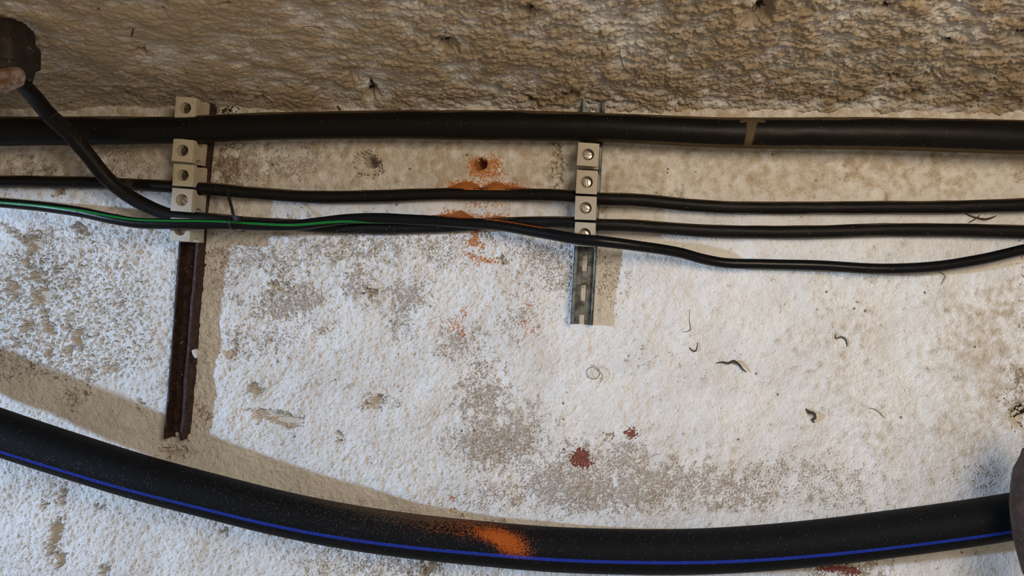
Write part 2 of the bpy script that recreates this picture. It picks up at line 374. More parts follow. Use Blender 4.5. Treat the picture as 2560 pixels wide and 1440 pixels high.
    me = grid_mesh('wall_back', V)
    for nm, a in (('bare', bare), ('chip_shade', chip_shade), ('stain', stain), ('orange', orange), ('brick', brick), ('soot_shade', soot_shade), ('dingy_dim', dingy_dim), ('relief', relief)):
        set_attr(me, nm, a[::-1])
    o = link_mesh('wall_back', me, M['wall'])
    return tag(o, kind='structure')
wall()

# ------------------------------------------------------------------ the rough vault springing from the wall
Z0 = (VY - 262) * PX
def ceiling():
    xs = np.arange(-1080, 3300, STEP_PX * 1.15) ; ds = np.arange(-8, 420, 0.85)      # mm out from the wall
    X, Dm = np.meshgrid(xs, ds); sh = X.shape
    Xm = (X - VX) * 0.4
    zb = Z0 * 1000 + 0.26 * Dm - 6 * np.exp(-np.clip(Dm, 0, None) / 12.0)
    w1 = grf(sh, ST, 8, 50, 31); w2 = grf(sh, ST, 8, 50, 32)
    big = grf(sh, ST, 50, 240, 33); m1 = grf(sh, ST, 10, 40, 34, 2.0, 1.0); m2 = grf(sh, ST, 4, 14, 35, 1.8, 1.0); s1 = grf(sh, ST, 2, 6, 36, 1.5, 1.0)
    m3 = grf(sh, ST, 6, 22, 37, 1.7, 1.0)
    # image position of every point (for placing marks)
    s = D * 1000 / (D * 1000 - Dm)
    PXi = VX + Xm / 0.4 * s; PYi = VY - zb / 0.4 * s
    right = sstep(500, 1500, PXi)
    billow = np.sqrt(np.abs(m3) + 0.02)
    h = 1.2 * big + (0.8 * m1 + 0.62 * m2) * (0.3 + 0.7 * right) + 0.28 * s1 * (0.5 + .5 * right)
    h += (0.5 + 0.5 * right) * (1.5 * sstep(-.05, .05, grf(sh, ST, 14, 60, 45, 2.0, 1.0) + .08 * m2) + 0.8 * sstep(-.07, .07, grf(sh, ST, 7, 30, 46, 2.0, 1.0) + .1 * s1))
    h -= (0.35 + 0.65 * right) * 1.4 * np.clip(0.75 - billow, 0, 1)
    def dent(cx, cy, rx, ry, dep, a=0):
        a = math.radians(a); dx = PXi - cx + 6 * w1; dy = PYi - cy + 3 * w2
        u = (dx * math.cos(a) + dy * math.sin(a)) / rx; v = (-dx * math.sin(a) + dy * math.cos(a)) / ry
        return dep * np.exp(-(u * u + v * v) ** 1.5)
    dents = [(1115, 112, 32, 18, 12, 12), (925, 232, 14, 22, 10), (352, 130, 13, 9, 8), (322, 246, 10, 8, 8), (1905, 25, 46, 18, 14, -40), (2285, 240, 26, 13, 10, -20), (2368, 102, 14, 8, 7),
        (1322, 30, 22, 12, 10, 20), (1500, 92, 6, 8, 6), (1500, 136, 8, 6, 6), (1412, 240, 24, 8, 8, -20), (1460, 238, 40, 6, 7), (1335, 255, 14, 12, 6), (400, 20, 6, 5, 4), (560, 8, 12, 5, 6),
        (2200, 20, 36, 7, 7, -8), (2240, 195, 50, 7, 6, 12), (2330, 185, 36, 6, 6, -25), (2040, 245, 10, 7, 6), (2555, 90, 24, 14, 8), (1700, 268, 60, 4, 5, -8), (880, 190, 16, 24, 5, -30), (1440, 5, 40, 5, 4), (1555, 48, 8, 8, 5), (1850, 20, 10, 5, 5), (580, 240, 20, 8, 5), (650, 250, 20, 10, 5)]
    for q in dents: h -= 1.0 * dent(*q)
    # broken ledge, left: the coat has come away below this line
    line = np.interp(PXi, [-1100, 100, 190, 300, 420, 560, 720], [70, 112, 132, 172, 205, 236, 268])
    away = sstep(-6, 8, PYi + 5 * w1 - line) * sstep(800, 650, PXi)
    h -= 1.4 * away
    rot = 0.26
    z = zb - (h - 1.3) * 0.92
    dd = Dm + h * 0.25
    V = np.stack([Xm * 0.001, -dd * 0.001, z * 0.001], -1)
    me = grid_mesh('ceiling', V[::-1] if False else V)
    stain = blobs(PXi + 20 * w1, PYi + 8 * w2, [(300, 110, 60, 10, .5), (60, 110, 80, 14, .6), (1500, 30, 260, 50, .30), (900, 25, 300, 40, .28), (1950, 60, 120, 60, .4), (2400, 60, 160, 60, .32), (2550, 60, 50, 40, .5), (600, 70, 200, 60, .22), (400, 250, 240, 30, .4), (1300, 40, 60, 30, .45), (650, 10, 400, 20, .3)]) + 0.10 * m1 + 0.05 * m2
    dingy_dim = np.clip(0.66 + 0.12 * sstep(1300, 300, PXi) + 0.12 * m1 + 0.1 * big + 0.25 * away - 0.25 * blobs(PXi, PYi, [(1700, 262, 500, 10, 1), (2300, 268, 300, 14, 1), (1150, 268, 300, 6, 1), (2350, 70, 120, 40, .8), (400, 155, 50, 20, .8)]), 0, 1)
    bare = np.clip(0.72 * away + 0.12 * m2 + 0.10 * m1, 0, 1) * 0.8
    soot_shade = blobs(PXi + 8 * w1, PYi + 4 * w2, [(q[0], q[1], q[2] * .7, q[3] * .7, .85, (q[5] if len(q) > 5 else 0)) for q in dents if q[4] >= 6])  # shade of the deeper dents painted in as dark colour
    soot_shade = np.maximum(soot_shade, 0.42 * away * blobs(PXi, PYi, [(480, 255, 240, 30, 1), (250, 270, 200, 14, .8)]) + 0.10 * s1 * away)
    z0 = np.zeros_like(soot_shade)
    relief = 0.5 + 0.4 * right
    for nm, a in (('bare', bare), ('chip_shade', z0), ('stain', stain), ('orange', z0), ('brick', z0), ('soot_shade', soot_shade), ('dingy_dim', dingy_dim), ('relief', relief)):
        set_attr(me, nm, a)
    # face the room (down)
    me.flip_normals()
    o = link_mesh('ceiling', me, M['ceiling'])
    return tag(o, kind='structure')
ceiling()

def daylight_blocker():  # unseen block added to keep the daylight off the upper wall
    bm = bmesh.new()
    x0, x1, y0, y1, z0, z1 = -1.06, -0.98, -1.7, 0.02, 0.105, 0.42
    vs = [bm.verts.new((x, y, z)) for x in (x0, x1) for y in (y0, y1) for z in (z0, z1)]
    for f in ((0, 1, 3, 2), (4, 6, 7, 5), (0, 4, 5, 1), (2, 3, 7, 6), (0, 2, 6, 4), (1, 5, 7, 3)):
        bm.faces.new([vs[i] for i in f])
    bmesh.ops.bevel(bm, geom=bm.edges[:], offset=0.006, segments=2, affect='EDGES')
    o = link_bm('unseen_block_1', bm, M['crumb'])
    tag(o, kind='structure')
daylight_blocker()

# ------------------------------------------------------------------ tubes
def spline(pts, n_per=None, step=3.0):
    """Catmull-Rom through rows (px, py, d_mm, width_px, ...extra)"""
    A = np.array(pts, float)
    ext = np.vstack([2 * A[0] - A[1], A, 2 * A[-1] - A[-2]])
    out = []
    for i in range(1, len(ext) - 2):
        p0, p1, p2, p3 = ext[i - 1], ext[i], ext[i + 1], ext[i + 2]
        L = max(1, int(np.hypot(p2[0] - p1[0], p2[1] - p1[1]) / step))
        # centripetal-like: scale tangents by chord ratio
        c1 = np.linalg.norm((p2 - p1)[:2]); ca = np.linalg.norm((p1 - p0)[:2]) + 1e-6; cb = np.linalg.norm((p3 - p2)[:2]) + 1e-6
        m1 = ((p1 - p0) / ca + (p2 - p1) / c1) * 0.5 * c1; m2 = ((p2 - p1) / c1 + (p3 - p2) / cb) * 0.5 * c1
        for k in range(L):
            t = k / L
            out.append((2*t**3 - 3*t*t + 1) * p1 + (t**3 - 2*t*t + t) * m1 + (-2*t**3 + 3*t*t) * p2 + (t**3 - t*t) * m2)
    out.append(A[-1])
    return np.array(out)

def tube(name, pts, mat, segs=32, stripe=None, dust=None, orange=None, speck=None, parent=None, step=3.0, wob=0.0, seed=0):
    R = spline(pts, step=step); n = len(R)
    cen = np.array([P(r[0], r[1], r[2] * 0.001) for r in R])
    rad = np.array([r[3] * 0.5 * PX * (D - r[2] * 0.001) / D for r in R])
    tan = np.gradient(cen, axis=0); tan /= np.linalg.norm(tan, axis=1)[:, None]
    front = np.tile(np.array([0, -1.0, 0]), (n, 1)); front -= tan * np.sum(front * tan, 1)[:, None]
    front /= np.linalg.norm(front, axis=1)[:, None]
    up = np.cross(front, tan); up *= np.where(up[:, 2:3] < 0, -1, 1) if abs(up[:, 2]).mean() > 0.3 else 1
    a = np.linspace(0, 2 * np.pi, segs, endpoint=False)         # 0 = towards the room, pi/2 = up
    ca, sa = np.cos(a), np.sin(a)
    rr = rad[:, None] * np.ones(segs)
    if wob:
        rng = np.random.default_rng(seed); f = rng.standard_normal((n, segs))
        F = np.fft.fft2(f); k = np.exp(-(np.fft.fftfreq(n)[:, None] * 30) ** 2 - (np.fft.fftfreq(segs)[None] * 8) ** 2)
        g = np.fft.ifft2(F * k).real; g /= g.std(); rr = rr * (1 + wob * g)
    V = cen[:, None] + rr[..., None] * (front[:, None] * ca[None, :, None] + up[:, None] * sa[None, :, None])
    me = bpy.data.meshes.new(name)
    i, j = np.meshgrid(np.arange(n - 1), np.arange(segs), indexing='ij'); j2 = (j + 1) % segs
    q = np.stack([i * segs + j, i * segs + j2, (i + 1) * segs + j2, (i + 1) * segs + j], -1).reshape(-1, 4)
    verts = V.reshape(-1, 3)
    faces = q.tolist() + [list(range(segs))[::-1], [(n - 1) * segs + k for k in range(segs)]]
    me.from_pydata(verts.tolist(), [], faces); me.update()
    bm = bmesh.new(); bm.from_mesh(me); bmesh.ops.recalc_face_normals(bm, faces=bm.faces[:]); bm.to_mesh(me); bm.free()
    PXX = R[:, 0][:, None] * np.ones(segs); ANG = np.ones(n)[:, None] * a
    ANG = np.where(ANG > np.pi, ANG - 2 * np.pi, ANG)
    rng = np.random.default_rng(seed + 77)
    def nf(L):
        v = rng.standard_normal(n + 2 * L); kk = np.exp(-np.linspace(-2, 2, 2 * L + 1) ** 2); v = np.convolve(v, kk / kk.sum(), 'valid'); return (v / v.std())[:, None]
    if stripe is not None:
        cx = np.interp(R[:, 0], [s[0] for s in stripe], [s[1] for s in stripe])[:, None]
        da = np.abs((ANG - cx + np.pi) % (2 * np.pi) - np.pi)
        set_attr(me, 'stripe', da * rad[:, None])
    else:
        set_attr(me, 'stripe', np.ones_like(ANG))
    N = nf(25)
    set_attr(me, 'dust', dust(PXX, ANG, N) if dust else ANG * 0)
    set_attr(me, 'orange', orange(PXX, ANG, N) if orange else ANG * 0)
    set_attr(me, 'speck', speck(PXX, ANG, N) if speck else ANG * 0 + 0.01)
    o = link_mesh(name, me, mat, parent)
    return o
def topdust(width=0.55, amount=1.0):
    def f(x, a, N):
        # dust lies on whatever faces up
        return amount * (sstep(1.15 - width - 0.06 * N, 1.35 - width * 0.5 - 0.06 * N, a) * sstep(3.0, 2.6, a))
    return f
def gauss(x, c, w): return np.exp(-((x - c) / w) ** 2)

def heavy_dust(x, a, N):
    d = topdust(0.55)(x, a, N) * 0.95
    d = np.maximum(d, 0.8 * sstep(-0.95, -1.15, a) * sstep(-2.6, -2.3, a) * sstep(1250, 1700, x))
    # dried T-shaped smear of dirt
    v = np.sin(a)
    stem = np.exp(-((x - 1872 - 6 * v) / (13 + 3 * v)) ** 4) * (np.cos(a) > 0)
    bar = np.exp(-((np.abs(x - 1877) - 20) / 13) ** 4) * np.exp(-((v - 0.70 + 0.004 * np.abs(x - 1877)) / 0.13) ** 2) * (np.cos(a) > 0)
    d = np.maximum(d, np.maximum(stem, bar) * 1.0)
    d = np.maximum(d, 0.16 * sstep(1950, 2400, x) + 0.16 * gauss(x, 2150, 200) * (a < 0.4))
    return d
o = tube('heavy_power_cable', [(-1060, 336, 30, 72), (-420, 330, 30, 72), (0, 328, 30, 72), (300, 327, 29, 70), (440, 325, 29, 67), (640, 317, 27, 68), (950, 312, 26, 70), (1280, 314, 26, 75), (1470, 317, 28, 71),
    (1800, 331, 30, 75), (2190, 334, 34, 80), (2560, 343, 38, 84), (3290, 356, 42, 88)], M['heavy'], 48, dust=heavy_dust, speck=lambda x, a, N: 0.012 + 0.02 * gauss(x, 250, 150), wob=0.008, seed=4)
tag(o, 'thickest black cable, the top one running level below the ceiling', 'cable')

o = tube('power_cable', [(-1060, 436, 14, 30), (-420, 447, 14, 30), (0, 453, 12, 29), (250, 457, 12, 29), (420, 466, 22, 30), (520, 472, 23, 31), (640, 483, 14, 30), (760, 491, 10, 30), (870, 492, 9, 31), (980, 489, 9, 31), (1100, 485, 9, 31), (1280, 486, 10, 30),
    (1400, 488, 20, 30), (1500, 497, 23, 31), (1580, 499, 20, 32), (1700, 510, 12, 31), (1800, 517, 10, 31), (2190, 518, 9, 31), (2400, 517, 10, 32), (2560, 512, 12, 33), (3290, 492, 14, 34)], M['cable'], 32,
    dust=lambda x, a, N: np.maximum(topdust(0.5)(x, a, N), 0.5 * gauss(x, 330, 25) * (np.abs(a) < .9)), orange=lambda x, a, N: 0.75 * sstep(0.7, 1.2, a) * (gauss(x, 1165, 50) + gauss(x, 1255, 60)), speck=lambda x, a, N: 0.02 + 0 * x, wob=0.02, seed=5)
tag(o, 'black cable directly below the thickest one, clipped between the second and third clips from below', 'cable')
o['label'] = 'slim black cable second from the top, with orange dust heaps lying on it'

o = tube('power_cable', [(36, 198, 130, 34), (58, 214, 116, 37), (80, 236, 102, 38), (121, 285, 80, 38), (176, 337, 61, 37), (219, 387, 50, 36), (258, 436, 41, 35), (302, 476, 34, 34), (350, 507, 29, 34), (388, 525, 26, 34), (430, 539, 24, 33), (480, 545, 23, 32), (540, 549, 22, 31), (640, 558, 18, 30),
    (740, 563, 12, 30), (850, 569, 10, 30), (950, 571, 9, 29), (1100, 567, 8, 29), (1200, 561, 8, 29), (1300, 556, 12, 29), (1430, 556, 22, 29), (1500, 561, 23, 30), (1580, 564, 20, 31), (1700, 573, 12, 31), (1800, 578, 9, 32),
    (2000, 580, 9, 32), (2190, 575, 9, 33), (2380, 575, 9, 33), (2560, 579, 10, 34), (3290, 590, 12, 34)], M['cable'], 32,
    dust=lambda x, a, N: topdust(0.45)(x, a, N) * (0.35 + 0.65 * sstep(420, 640, x)), orange=lambda x, a, N: 0.6 * sstep(0.7, 1.2, a) * (gauss(x, 1150, 50) + gauss(x, 1290, 60)), speck=lambda x, a, N: 0.02 + 0.08 * gauss(x, 950, 120), wob=0.02, seed=6)
o['label'] = 'black cable dropping diagonally from the dark fitting, then running right below the others'
o['category'] = 'cable'

o = tube('striped_cable', [(-1060, 440, 30, 23), (-420, 470, 34, 23), (0, 507, 36, 24), (100, 516, 38, 25), (200, 530, 42, 26), (280, 547, 45, 27), (340, 557, 46, 27), (430, 560, 46, 27), (560, 560, 40, 26), (640, 563, 33, 27), (740, 563, 26, 27), (800, 556, 23, 27), (870, 548, 20, 27), (950, 546, 19, 27), (1040, 550, 18, 27),
    (1150, 556, 19, 27), (1250, 564, 25, 27), (1350, 581, 36, 28), (1440, 597, 45, 28), (1500, 603, 46, 28), (1580, 613, 40, 27), (1700, 632, 24, 26), (1760, 648, 16, 26), (1810, 657, 12, 26), (1900, 660, 10, 26), (2050, 664, 12, 27), (2200, 672, 14, 27), (2330, 667, 14, 27), (2450, 649, 14, 27), (2560, 624, 14, 27), (3290, 470, 18, 27)],
    M['green'], 32, stripe=[(-420, 0.1), (0, 0.0), (150, 0.1), (250, 0.45), (340, 0.62), (500, 0.55), (620, 0.30), (740, -0.05), (820, -0.30), (880, -0.6), (940, -1.3), (1000, -1.9), (3000, -3.0)],
    orange=lambda x, a, N: 0.95 * sstep(0.55, 1.1, a) * (gauss(x, 1150, 55) + sstep(1200, 1230, x) * sstep(1400, 1340, x)), speck=lambda x, a, N: 0.01 + 0 * x, wob=0.006, seed=7)
tag(o, 'loose black cable with a green stripe, drooping lowest in front of the clips', 'cable')

def pipe_speck(x, a, N):
    return 0.03 + 0.35 * gauss(x, 900, 330) * sstep(-0.9, 0.9, a) + 0.30 * gauss(x, 260, 170) * gauss(a, -0.2, 0.5) + 0.12 * gauss(x, 1400, 500) * sstep(0.5, 1.1, a)
def pipe_orange(x, a, N):
    return 0.66 * gauss(a, 0.65 - (x - 1250) * 0.004, 0.5) * gauss(x, 1262, 62) + 0.42 * gauss(x, 1150, 200) * sstep(0.1, 0.8, a) + 0.4 * gauss(x, 1300, 60) * gauss(a, 0.1, 0.35)
def pipe_dust(x, a, N):
    return 0.42 * gauss(x, 1000, 260) * sstep(0.2, 1.0, a) + 0.22 * sstep(1.0, 1.4, a)
o = tube('water_pipe', [(-1300, 560, 96, 112), (-800, 790, 86, 111), (-420, 935, 77, 110), (-200, 1010, 71, 109), (0, 1081, 66, 109), (170, 1137, 61, 108), (350, 1193, 56, 107), (520, 1238, 50, 106), (700, 1283, 45, 106), (860, 1315, 39, 106), (1030, 1340, 34, 106), (1200, 1358, 31, 106), (1380, 1373, 29, 107), (1560, 1379, 28, 108), (1730, 1379, 28, 109), (1900, 1370, 30, 110),
    (2070, 1354, 33, 111), (2240, 1333, 37, 112), (2400, 1311, 41, 112), (2540, 1289, 44, 112), (3290, 1150, 56, 113)], M['pipe'], 72,
    stripe=[(-400, -0.5), (0, -0.42), (350, -0.30), (700, -0.22), (900, -0.18), (1300, -0.10), (1700, -0.12), (2240, -0.24), (2560, -0.30), (3000, -0.3)], dust=pipe_dust, orange=pipe_orange, speck=pipe_speck, seed=8)
tag(o, 'large sagging black pipe with a thin blue stripe along the bottom of the picture', 'pipe')

# ------------------------------------------------------------------ rails
def frame(top, bot, d0):
    """origin at top (wall px), along = down the rail, side = right, out = to the room"""
    a = P(*top, d0); b = P(*bot, d0)
    down = (b - a); L = down.length; down.normalize()
    out = Vector((0, -1, 0)); side = out.cross(down); 
    if side.x < 0: side.negate()
    return a, down, side, out, L
def extrude_profile(bm, prof, org, side, out, down, L, n=24, jit=0.0, seed=0):
    rng = random.Random(seed); rings = []
    for i in range(n + 1):
        t = L * i / n; ring = []
        for (u, w) in prof:
            ju = jit * mnoise.noise(Vector((u * 400, w * 400, t * 60 + seed))) ; jw = jit * mnoise.noise(Vector((u * 400 + 9, w * 400, t * 60 + seed)))
            ring.append(bm.verts.new(org + down * t + side * (u + ju) + out * (w + jw)))
        rings.append(ring)
    m = len(prof)
    for i in range(n):
        for j in range(m):
            k = (j + 1) % m
            bm.faces.new((rings[i][j], rings[i][k], rings[i + 1][k], rings[i + 1][j]))
    bm.faces.new(rings[0]); bm.faces.new(rings[-1][::-1])
    bmesh.ops.recalc_face_normals(bm, faces=bm.faces[:])
def rusty_rail():
    a, down, side, out, L = frame((520, 262), (453, 1092), 0.0)
    W, H, T, LIP = 0.0092, 0.0135, 0.0016, 0.0026
    prof = [(-W, -0.002), (W, -0.002), (W, H), (W - LIP, H), (W - LIP, H - T), (W - T, H - T), (W - T, T), (-W + T, T), (-W + T, H - T), (-W + LIP * .6, H - T), (-W + LIP * .6, H), (-W, H)]
    t = empty('mounting_rail', a)
    tag(t, 'rust-brown mounting rail on the left, bare below its five clips', 'rail')
    bm = bmesh.new(); extrude_profile(bm, prof, a, side, out, down, L, 220, 0.0008, 3)
    link_bm('channel', bm, M['rust'], t)
    # rusted stub of a bolt and its flange
    bm = bmesh.new()
    c = a + down * (L * 0.755) + side * 0.0098 + out * 0.0085
    bmesh.ops.create_icosphere(bm, subdivisions=3, radius=0.0052, matrix=Matrix.Translation(c) @ Matrix.Diagonal((0.8, 0.7, 1.15, 1)))
    for v in bm.verts: v.co += (v.co - c) * 0.35 * mnoise.noise(v.co * 260)
    b = link_bm('bolt_stub', bm, M['rust'], t, True); b['label'] = 'rusted lump of a bolt head'
    return a, down, side, out, L
R1 = rusty_rail()
def zinc_rail():
    a, down, side, out, L = frame((1486, 248), (1455, 810), 0.0)
    W, H, T, LIP = 0.0112, 0.0125, 0.0012, 0.0022
    t = empty('mounting_rail', a)
    tag(t, 'galvanised slotted rail right of the orange-stained hole, below its four clips', 'rail')
    t['label'] = 'galvanised slotted mounting rail right of the orange-dusted hole'
    def bar(bm, u0, u1, w0, w1, t0, t1):
        vs = [bm.verts.new(a + side * u + out * w + down * s) for u in (u0, u1) for w in (w0, w1) for s in (t0, t1)]
        for f in ((0, 1, 3, 2), (4, 6, 7, 5), (0, 4, 5, 1), (2, 3, 7, 6), (0, 2, 6, 4), (1, 5, 7, 3)): bm.faces.new([vs[i] for i in f])
    bm = bmesh.new()
    for s in (-1, 1):       # flange + rolled lip
        u0, u1 = sorted((s * W, s * (W - T)))
        bar(bm, u0, u1, -0.001, H, 0, L)
        u0, u1 = sorted((s * (W - 0.0001), s * (W - LIP - (0.0014 if s < 0 else 0))))
        bar(bm, u0, u1, H - T, H, 0, L)
    # back plate with punched slots
    sw = 0.0027; b0, b1 = 0.0008, 0.0022; wi = W - T
    bar(bm, -wi, -sw, b0, b1, 0, L); bar(bm, sw, wi, b0, b1, 0, L)
    slots = []; pitch = 0.0297; first = (638 - 248) * PX
    k = first - pitch * 13
    while k < L:
        slots.append((k, k + 0.0163)); k += pitch
    cur = 0.0
    for s0, s1 in slots:
        if s1 <= 0: continue
        if s0 > cur: bar(bm, -sw - .00005, sw + .00005, b0, b1, cur, s0)
        cur = max(cur, s1)
    bmesh.ops.recalc_face_normals(bm, faces=bm.faces[:])
    o = link_bm('channel', bm, M['zinc'], t)
    bv = o.modifiers.new('bevel', 'BEVEL'); bv.width = 0.0003; bv.segments = 2
    return a, down, side, out, L
R2 = zinc_rail()

# ------------------------------------------------------------------ clips
CW, CH, CD = 0.0194, 0.0216, 0.0235     # width, height, depth
def clip_body_mesh():
    """hourglass in side view: the cables lie in the hollows above and below; u right, v up, w out"""
    hw, hh = CW / 2, CH / 2
    # side outline (v, w)
    pr = [(-hh, 0.0), (hh, 0.0), (hh, 0.0052)]
    cz, r = 0.0112, 0.0062
    for i in range(11):
        a = math.radians(-80 + 160 * i / 10)
        pr.append((hh - 0.0001 - (r * math.cos(a)) * 0.85 + 0.0006, cz + r * math.sin(a) * 0.97))
    pr += [(hh, 0.0182), (hh, CD), (-hh, CD), (-hh, 0.0182)]
    for i in range(11):
        a = math.radians(80 - 160 * i / 10)
        pr.append((-hh + 0.0001 + (r * math.cos(a)) * 0.85 - 0.0006, cz + r * math.sin(a) * 0.97))
    pr.append((-hh, 0.0052))
    bm = bmesh.new()
    L = [bm.verts.new((-hw, v, w)) for v, w in pr]; Rr = [bm.verts.new((hw, v, w)) for v, w in pr]
    bm.faces.new(L); bm.faces.new(Rr[::-1])
    for i in range(len(pr)):
        j = (i + 1) % len(pr); bm.faces.new((L[i], L[j], Rr[j], Rr[i]))
    bmesh.ops.recalc_face_normals(bm, faces=bm.faces[:])
    me = bpy.data.meshes.new('clip_block'); bm.to_mesh(me); bm.free()
    ob = bpy.data.objects.new('clip_block', me); C.objects.link(ob)
    bv = ob.modifiers.new('b', 'BEVEL'); bv.width = 0.0016; bv.segments = 4; bv.limit_method = 'ANGLE'; bv.angle_limit = math.radians(50)
    bm = bmesh.new()
    # stepped screw well: a wide countersink and a narrower shaft
    bmesh.ops.create_cone(bm, cap_ends=True, segments=40, radius1=0.0050, radius2=0.0057, depth=0.010, matrix=Matrix.Translation((0, 0, CD - 0.0040 + 0.0005)))
    cut = bpy.data.meshes.new('well'); bm.to_mesh(cut); bm.free()
    co = bpy.data.objects.new('well', cut); C.objects.link(co)
    bo = ob.modifiers.new('c', 'BOOLEAN'); bo.operation = 'DIFFERENCE'; bo.object = co; bo.solver = 'EXACT'
    dg = bpy.context.evaluated_depsgraph_get(); dg.update()
    res = bpy.data.meshes.new_from_object(ob.evaluated_get(dg))
    bpy.data.objects.remove(ob); bpy.data.objects.remove(co)
    return res
def screw_mesh(r=0.0041, slot_w=0.0012):
    bm = bmesh.new()
    bmesh.ops.create_cone(bm, cap_ends=True, segments=36, radius1=r, radius2=r * 0.88, depth=0.0032, matrix=Matrix.Translation((0, 0, 0.0016)))
    me = bpy.data.meshes.new('screw'); bm.to_mesh(me); bm.free()
    ob = bpy.data.objects.new('screw_src', me); C.objects.link(ob)
    bv = ob.modifiers.new('b', 'BEVEL'); bv.width = 0.0003; bv.segments = 2; bv.limit_method = 'ANGLE'
    bm = bmesh.new(); bmesh.ops.create_cube(bm, size=1.0, matrix=Matrix.Translation((0, 0, 0.0032)) @ Matrix.Diagonal((0.02, slot_w, 0.0036, 1)))
    cut = bpy.data.meshes.new('slot'); bm.to_mesh(cut); bm.free()
    co = bpy.data.objects.new('slot_src', cut); C.objects.link(co)
    bo = ob.modifiers.new('c', 'BOOLEAN'); bo.operation = 'DIFFERENCE'; bo.object = co; bo.solver = 'EXACT'
    dg = bpy.context.evaluated_depsgraph_get(); dg.update()
    res = bpy.data.meshes.new_from_object(ob.evaluated_get(dg))
    bpy.data.objects.remove(ob); bpy.data.objects.remove(co)
    return res
body_src = clip_body_mesh(); screw_src = screw_mesh()
def set_flat(me, ang=35):
    me.polygons.foreach_set('use_smooth', [True] * len(me.polygons))
    try: me.set_sharp_from_angle(angle=math.radians(ang))
    except Exception: pass
def clip(px, py, rail, base_d, mat, screw_mat, slot, label, group, tilt=0.0, sw=1.0, sh=1.0, screw_deep=0.0):
    _, down, side, out, _ = rail
    front = P(px, py, base_d + CD)
    base = front - out * CD
    t = empty('cable_clip', base)
    rot = Matrix((side, -down, out)).transposed().to_4x4() @ Matrix.Rotation(math.radians(tilt), 4, 'Z')
    t.rotation_euler = rot.to_euler(); t.scale = (sw, sh, 1)
    tag(t, label, 'cable clip', group)
    me = body_src.copy(); me.materials.clear(); me.materials.append(mat); set_flat(me)
    b = bpy.data.objects.new('body', me); C.objects.link(b); b.parent = t
    ms = screw_src.copy(); ms.materials.clear(); ms.materials.append(screw_mat); set_flat(ms)
    s = bpy.data.objects.new('screw', ms); C.objects.link(s); s.parent = t
    if screw_mat is M['screw_dirty']: s.scale = (1.2, 1.2, 1.0)
    s.location = (0.0, 0, CD - 0.0085 - screw_deep + 0.0001); s.rotation_euler = (0, 0, math.radians(slot))
    return t
g1 = 'cable clips on the rusty rail'; g2 = 'cable clips on the galvanised rail'
b1 = 0.0132
clip(463, 270, R1, b1, M['clip_old'], M['screw_dirty'], 20, 'yellowed grey clip above the thickest cable, topmost on the rusty rail', g1, 0, 1.0, 0.98)
clip(456, 376, R1, b1, M['clip_old'], M['screw_dirty'], 60, 'yellowed grey clip just below the thickest cable on the rusty rail', g1, -1)
clip(457, 438, R1, b1, M['clip_old'], M['screw_dirty'], 30, 'yellowed grey clip on the rusty rail, just above the slim second cable', g1, 1, .99, .97)
clip(454, 500, R1, b1, M['clip_new'], M['screw'], -40, 'whitish clip with a bright screw on the rusty rail, above the green-striped cable', g1, 0, 1.03, 1.02)
clip(450, 574, R1, b1, M['clip_new'], M['screw'], 10, 'whitish clip half hidden behind the green-striped cable, lowest on the rusty rail', g1, 2, 1.0, 1.02)
b2 = 0.0122
clip(1470, 386, R2, b2, M['clip_new'], M['screw'], 12, 'grey clip just under the thickest cable, topmost on the galvanised rail', g2, -1, 1.04, 1.02)
clip(1467, 455, R2, b2, M['clip_new'], M['screw'], 100, 'grey clip with an upright screw slot, second from top on the galvanised rail', g2, 0, 1.04, 1.04)
clip(1464, 520, R2, b2, M['clip_new'], M['screw'], -18, 'grey clip below the slim second cable, third from top on the galvanised rail', g2, 1, 1.05, 1.04)
clip(1462, 585, R2, b2, M['clip_new'], M['screw'], -35, 'grey clip half hidden by the loose cable, lowest on the galvanised rail', g2, 0, 1.02, 1.02)

